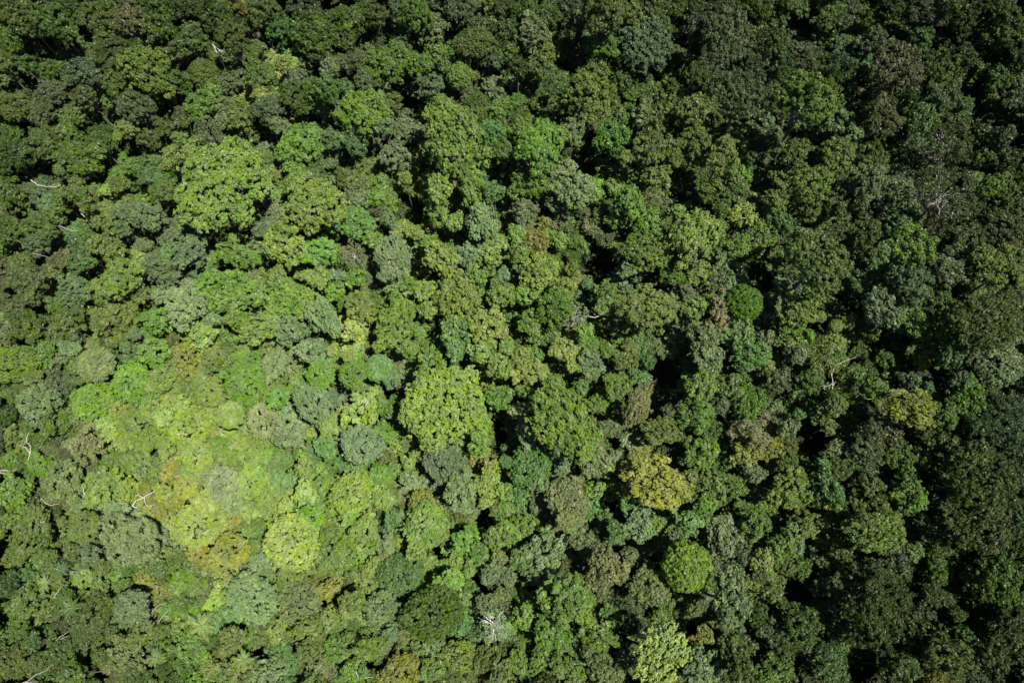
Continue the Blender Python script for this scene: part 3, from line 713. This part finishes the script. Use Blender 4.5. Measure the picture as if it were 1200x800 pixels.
class Mass:
    def __init__(self): self.p, self.i, self.s, self.r, self.c = [], [], [], [], []
    def add(self, pos, idx, scl, rot, tint):
        self.p.append(pos); self.i.append(idx); self.s.append(scl); self.r.append(rot); self.c.append(tint)
    def tree(self, x, y, z, r, style, tint, squash=1.0, trunk=True):
        protos, k = fit(style, r)
        m = protos[rng.integers(len(protos))]
        self.add((x, y, z), IDX[id(m)], (k, k, k * squash), (rng.normal() * .06, rng.normal() * .06, rng.uniform(0, 6.28)), tint)
        if trunk:
            g = land(x, y)
            self.add((x, y, g), len(ALL) + int(rng.integers(len(TRUNKS))), (r * .9, r * .9, max(1.0, z - g)), (0, 0, rng.uniform(0, 6.28)), tint)
    def build(self, name, label, cat):
        me = bpy.data.meshes.new(name)
        n = len(self.p)
        me.vertices.add(n)
        me.vertices.foreach_set('co', np.array(self.p, np.float32).ravel())
        for nm, ty, key, arr in (('idx', 'INT', 'value', np.array(self.i, np.int32)), ('scl', 'FLOAT_VECTOR', 'vector', np.array(self.s, np.float32)),
                                 ('rot', 'FLOAT_VECTOR', 'vector', np.array(self.r, np.float32)), ('tint', 'FLOAT_VECTOR', 'vector', np.array(self.c, np.float32))):
            a = me.attributes.new(nm, ty, 'POINT')
            a.data.foreach_set(key, arr.ravel())
        o = link(name, me)
        md = o.modifiers.new('scatter', 'NODES')
        md.node_group = scatter_group()
        o['kind'] = 'stuff'; o['label'] = label; o['category'] = cat
        return o

_grp = []
def scatter_group():
    if _grp: return _grp[0]
    g = bpy.data.node_groups.new('scatter', 'GeometryNodeTree')
    g.interface.new_socket('Geometry', in_out='INPUT', socket_type='NodeSocketGeometry')
    g.interface.new_socket('Geometry', in_out='OUTPUT', socket_type='NodeSocketGeometry')
    N, L = g.nodes.new, g.links.new
    gi, go = N('NodeGroupInput'), N('NodeGroupOutput')
    ci = N('GeometryNodeCollectionInfo')
    ci.inputs['Collection'].default_value = kit
    ci.inputs['Separate Children'].default_value = True
    ci.inputs['Reset Children'].default_value = True
    ip = N('GeometryNodeInstanceOnPoints')
    ip.inputs['Pick Instance'].default_value = True
    def attr(nm, ty):
        a = N('GeometryNodeInputNamedAttribute'); a.data_type = ty; a.inputs['Name'].default_value = nm
        return next(s for s in a.outputs if s.enabled)
    L(gi.outputs[0], ip.inputs['Points']); L(ci.outputs[0], ip.inputs['Instance'])
    L(attr('idx', 'INT'), ip.inputs['Instance Index'])
    er = N('FunctionNodeEulerToRotation'); L(attr('rot', 'FLOAT_VECTOR'), er.inputs[0])
    L(er.outputs[0], ip.inputs['Rotation']); L(attr('scl', 'FLOAT_VECTOR'), ip.inputs['Scale'])
    L(ip.outputs[0], go.inputs[0])
    _grp.append(g)
    return g

small = Mass()
for t in trees:
    if id(t) not in named_ids:
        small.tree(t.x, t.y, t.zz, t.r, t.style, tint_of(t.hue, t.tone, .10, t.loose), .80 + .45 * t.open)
# young trees standing in what the survey leaves uncovered
G = 4
gw, gh = int((PW + 160) / G), int((PH + 160) / G)
gx, gy = np.meshgrid((np.arange(gw) + .5) * G - 80, (np.arange(gh) + .5) * G - 80)
cov = np.zeros(gx.shape, bool)
dark = np.zeros(gx.shape, bool)
for t in trees:
    cov |= (gx - t.px) ** 2 + (gy - t.py) ** 2 < (t.pr * .92) ** 2
for g in gaps:
    dark |= (gx - g[0]) ** 2 + (gy - g[1]) ** 2 < (g[2] * 1.1) ** 2
TX = np.array([t.px for t in trees]); TY = np.array([t.py for t in trees])
free = np.argwhere(~cov & ~dark)
rng.shuffle(free)
nfill = 0
for (iy, ix) in free:
    if cov[iy, ix]: continue
    px, py = gx[iy, ix], gy[iy, ix]
    pr = rng.uniform(8, 15)
    j = int(np.argmin((TX - px) ** 2 + (TY - py) ** 2 + rng.uniform(0, 700, len(TX))))
    q = trees[j]
    z = CANOPY - rng.uniform(4.5, 9.0 + 2.0 * q.open) - (3.0 if q.loose else 0)
    p, mpp = on_level(px, py, z)
    small.tree(p.x, p.y, z, pr * mpp, 'T' if rng.random() < .6 else 'F', tint_of(q.hue, max(1, q.tone - int(rng.random() < .4)), .14), .9)
    cov |= (gx - px) ** 2 + (gy - py) ** 2 < (pr * .9) ** 2
    nfill += 1
small.build('small_trees', 'smaller trees filling in between the large crowns', 'trees')

# shaded layer below: saplings and shrubs
under = Mass()
for gxm in np.arange(-190, 190, 5.2):
    for gym in np.arange(-105, 230, 5.2):
        x, y = gxm + rng.uniform(-2.4, 2.4), gym + rng.uniform(-2.4, 2.4)
        px, py, w = to_pix((x, y, 8))
        if not (-130 < px < 1330 and -130 < py < 930): continue
        ix, iy = int((px + 80) / G), int((py + 80) / G)
        in_dark = 0 <= ix < gw and 0 <= iy < gh and dark[iy, ix]
        h = rng.uniform(2.0, 6.0) if in_dark else rng.uniform(3.5, 12)
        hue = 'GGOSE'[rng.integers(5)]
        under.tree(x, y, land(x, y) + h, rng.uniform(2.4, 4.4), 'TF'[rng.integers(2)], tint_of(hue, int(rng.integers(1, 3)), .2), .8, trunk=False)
under.build('undergrowth', 'shaded saplings and shrubs down in the gaps', 'undergrowth')

# the wood goes on past the edge of the view
far = Mass()
for gxm in np.arange(-240, 240, 8.5):
    for gym in np.arange(-150, 290, 8.5):
        x, y = gxm + rng.uniform(-3.5, 3.5), gym + rng.uniform(-3.5, 3.5)
        px, py, w = to_pix((x, y, CANOPY))
        if -22 < px < 1222 and -22 < py < 822: continue
        far.tree(x, y, CANOPY + land(x, y) + rng.normal() * 2.5, rng.uniform(3.5, 7.5), 'TTLF'[rng.integers(4)],
                 tint_of('GGOSYK'[rng.integers(6)], int(rng.integers(1, 4)), .15), 1.0)
far.build('surrounding_forest', 'forest going on beyond the edge of the view', 'forest')

# ---------------------------------------------------------------- bare limbs and snags
def top_at(px, py):
    """level of the leaves met by the sight line through a survey pixel"""
    best = CANOPY - 6
    for t in trees:
        d2 = ((px - t.px) ** 2 + (py - t.py) ** 2) / (t.pr * 1.05) ** 2
        if d2 < 1:
            rz = STYLE[t.style]['rz'] * t.r * (.80 + .45 * t.open)
            best = max(best, t.zz + rz * .92 * math.sqrt(1 - d2))
    return best
for tone, lab, lines in BARE:
    if '{}' in lab: lab = lab.format('broad olive yellow tree')
    P = [[tuple(float(v) for v in q.split(',')) for q in ln.split()] for ln in lines]
    allp = [q for ln in P for q in ln]
    lv = max(top_at(*q) for q in allp) * .5 + np.mean([top_at(*q) for q in allp]) * .5 - .7
    base, mpp = on_level(*P[0][0], lv)
    root = link('dead_tree', None)
    gz = land(base.x, base.y)
    root.location = (base.x, base.y, gz)
    root['label'] = lab; root['category'] = 'dead tree'; root['group'] = 'bare limbs and snags in the canopy'
    O = np.array([base.x, base.y, gz])
    T = Tubes(7)
    w0 = .55 * mpp
    start = np.array([base.x, base.y, lv - .4]) - O
    T.add(wander((0, 0, 0), start, 8, .006), np.linspace(.42, w0 * 1.05, 8))
    link('trunk', T.mesh('trunk', [WOOD[tone]]), root)
    for k, ln in enumerate(P):
        pts = []
        for i, q in enumerate(ln):
            p, _ = on_level(*q, lv + (.0 if i == 0 else .25 * i))
            pts.append(np.array(p) - O)
        pts = np.array(pts)
        # bend the limb a little between its joints
        fine = []
        for a, b in zip(pts[:-1], pts[1:]):
            fine += [a, a * .5 + b * .5 + rng.normal(size=3) * .08 * np.linalg.norm(b - a)]
        fine.append(pts[-1]); fine = np.array(fine)
        T = Tubes(6)
        T.add(fine, np.linspace(w0 if k == 0 else w0 * .7, w0 * .32, len(fine)))
        for s in range(2 if len(fine) > 4 else 1):
            i = rng.integers(1, len(fine))
            d = unit(fine[i] - fine[i - 1]); e = unit(d + rng.normal(size=3) * np.array([.8, .8, .25])) * rng.uniform(.5, 1.1) * 4 * mpp
            T.add(np.array([fine[i], fine[i] + e * .5 + rng.normal(size=3) * .05, fine[i] + e]), np.array([w0 * .4, w0 * .3, w0 * .15]))
        link('branch', T.mesh('branch', [WOOD[tone]]), root)

# ---------------------------------------------------------------- palms
def frond_mesh(r):
    """a long arching leaf: a rib with narrow leaflets along each flank"""
    n = 13
    s = np.linspace(0, 1, n)
    rib = np.stack([s * r, np.zeros(n), .38 * r * np.sin(s * 2.3) - .18 * r * s * s], 1)
    v, f = [], []
    def quad(a, b, c, d):
        k = len(v); v.extend([a, b, c, d]); f.append([k, k + 1, k + 2, k + 3])
    for i in range(n - 1):
        w = .06 * r * (1 - .7 * s[i])
        y = np.array([0, w, 0])
        quad(rib[i] - y, rib[i + 1] - y * .9, rib[i + 1] + y * .9, rib[i] + y)
    for i in range(1, n):
        L = r * .24 * math.sin(math.pi * min(1, .12 + .86 * s[i])) + .04 * r
        for sg in (-1, 1):
            d = np.array([.75, sg * 1.0, -.42]); d /= np.linalg.norm(d)
            w = np.array([.036 * r, 0, 0]); tip = rib[i] + d * L
            quad(rib[i] - w, rib[i] + d * L * .5 - w * .9, tip, rib[i] + d * L * .5 + w * .9)
    v = np.array(v); f = np.array(f)
    return mesh_from('frond', v, [f], [LEAF], np.ones(len(v)))
FROND = frond_mesh(1.0)
PT = Tubes(8); PT.add(wander((0, 0, 0), (0, 0, 1), 7, .01), np.linspace(.24, .15, 7)); PALM_TRUNK = PT.mesh('trunk', [WOOD['grey']])
for px, py, pr, code, lab in PALMS:
    lv = top_at(px, py) + 1.6
    p, mpp = on_level(px, py, lv)
    root = link('palm_tree', None)
    gz = land(p.x, p.y); root.location = (p.x, p.y, gz)
    root['label'] = lab; root['category'] = 'palm'; root['group'] = 'palms among the broadleaf trees'
    tr = link('trunk', PALM_TRUNK, root); tr.scale = (1, 1, lv - gz)
    R = pr * mpp * 1.15
    n = 13
    for i in range(n):
        fr = link('frond', FROND, root)
        fr.location = (0, 0, lv - gz)
        k = R * rng.uniform(.8, 1.1)
        fr.scale = (k, k * .9, k)
        fr.rotation_euler = (rng.normal() * .12, rng.uniform(-.45, .15), i * 6.283 / n * 1.0 + rng.uniform(-.15, .15))
        fr['tint'] = tint_of(code[0], int(code[1]), .12)
print('TREES', len(trees), 'named', len(named), 'fill', nfill, 'small', len(small.p), 'under', len(under.p), 'far', len(far.p),
      'polys', sum(len(m.polygons) for m in bpy.data.meshes))
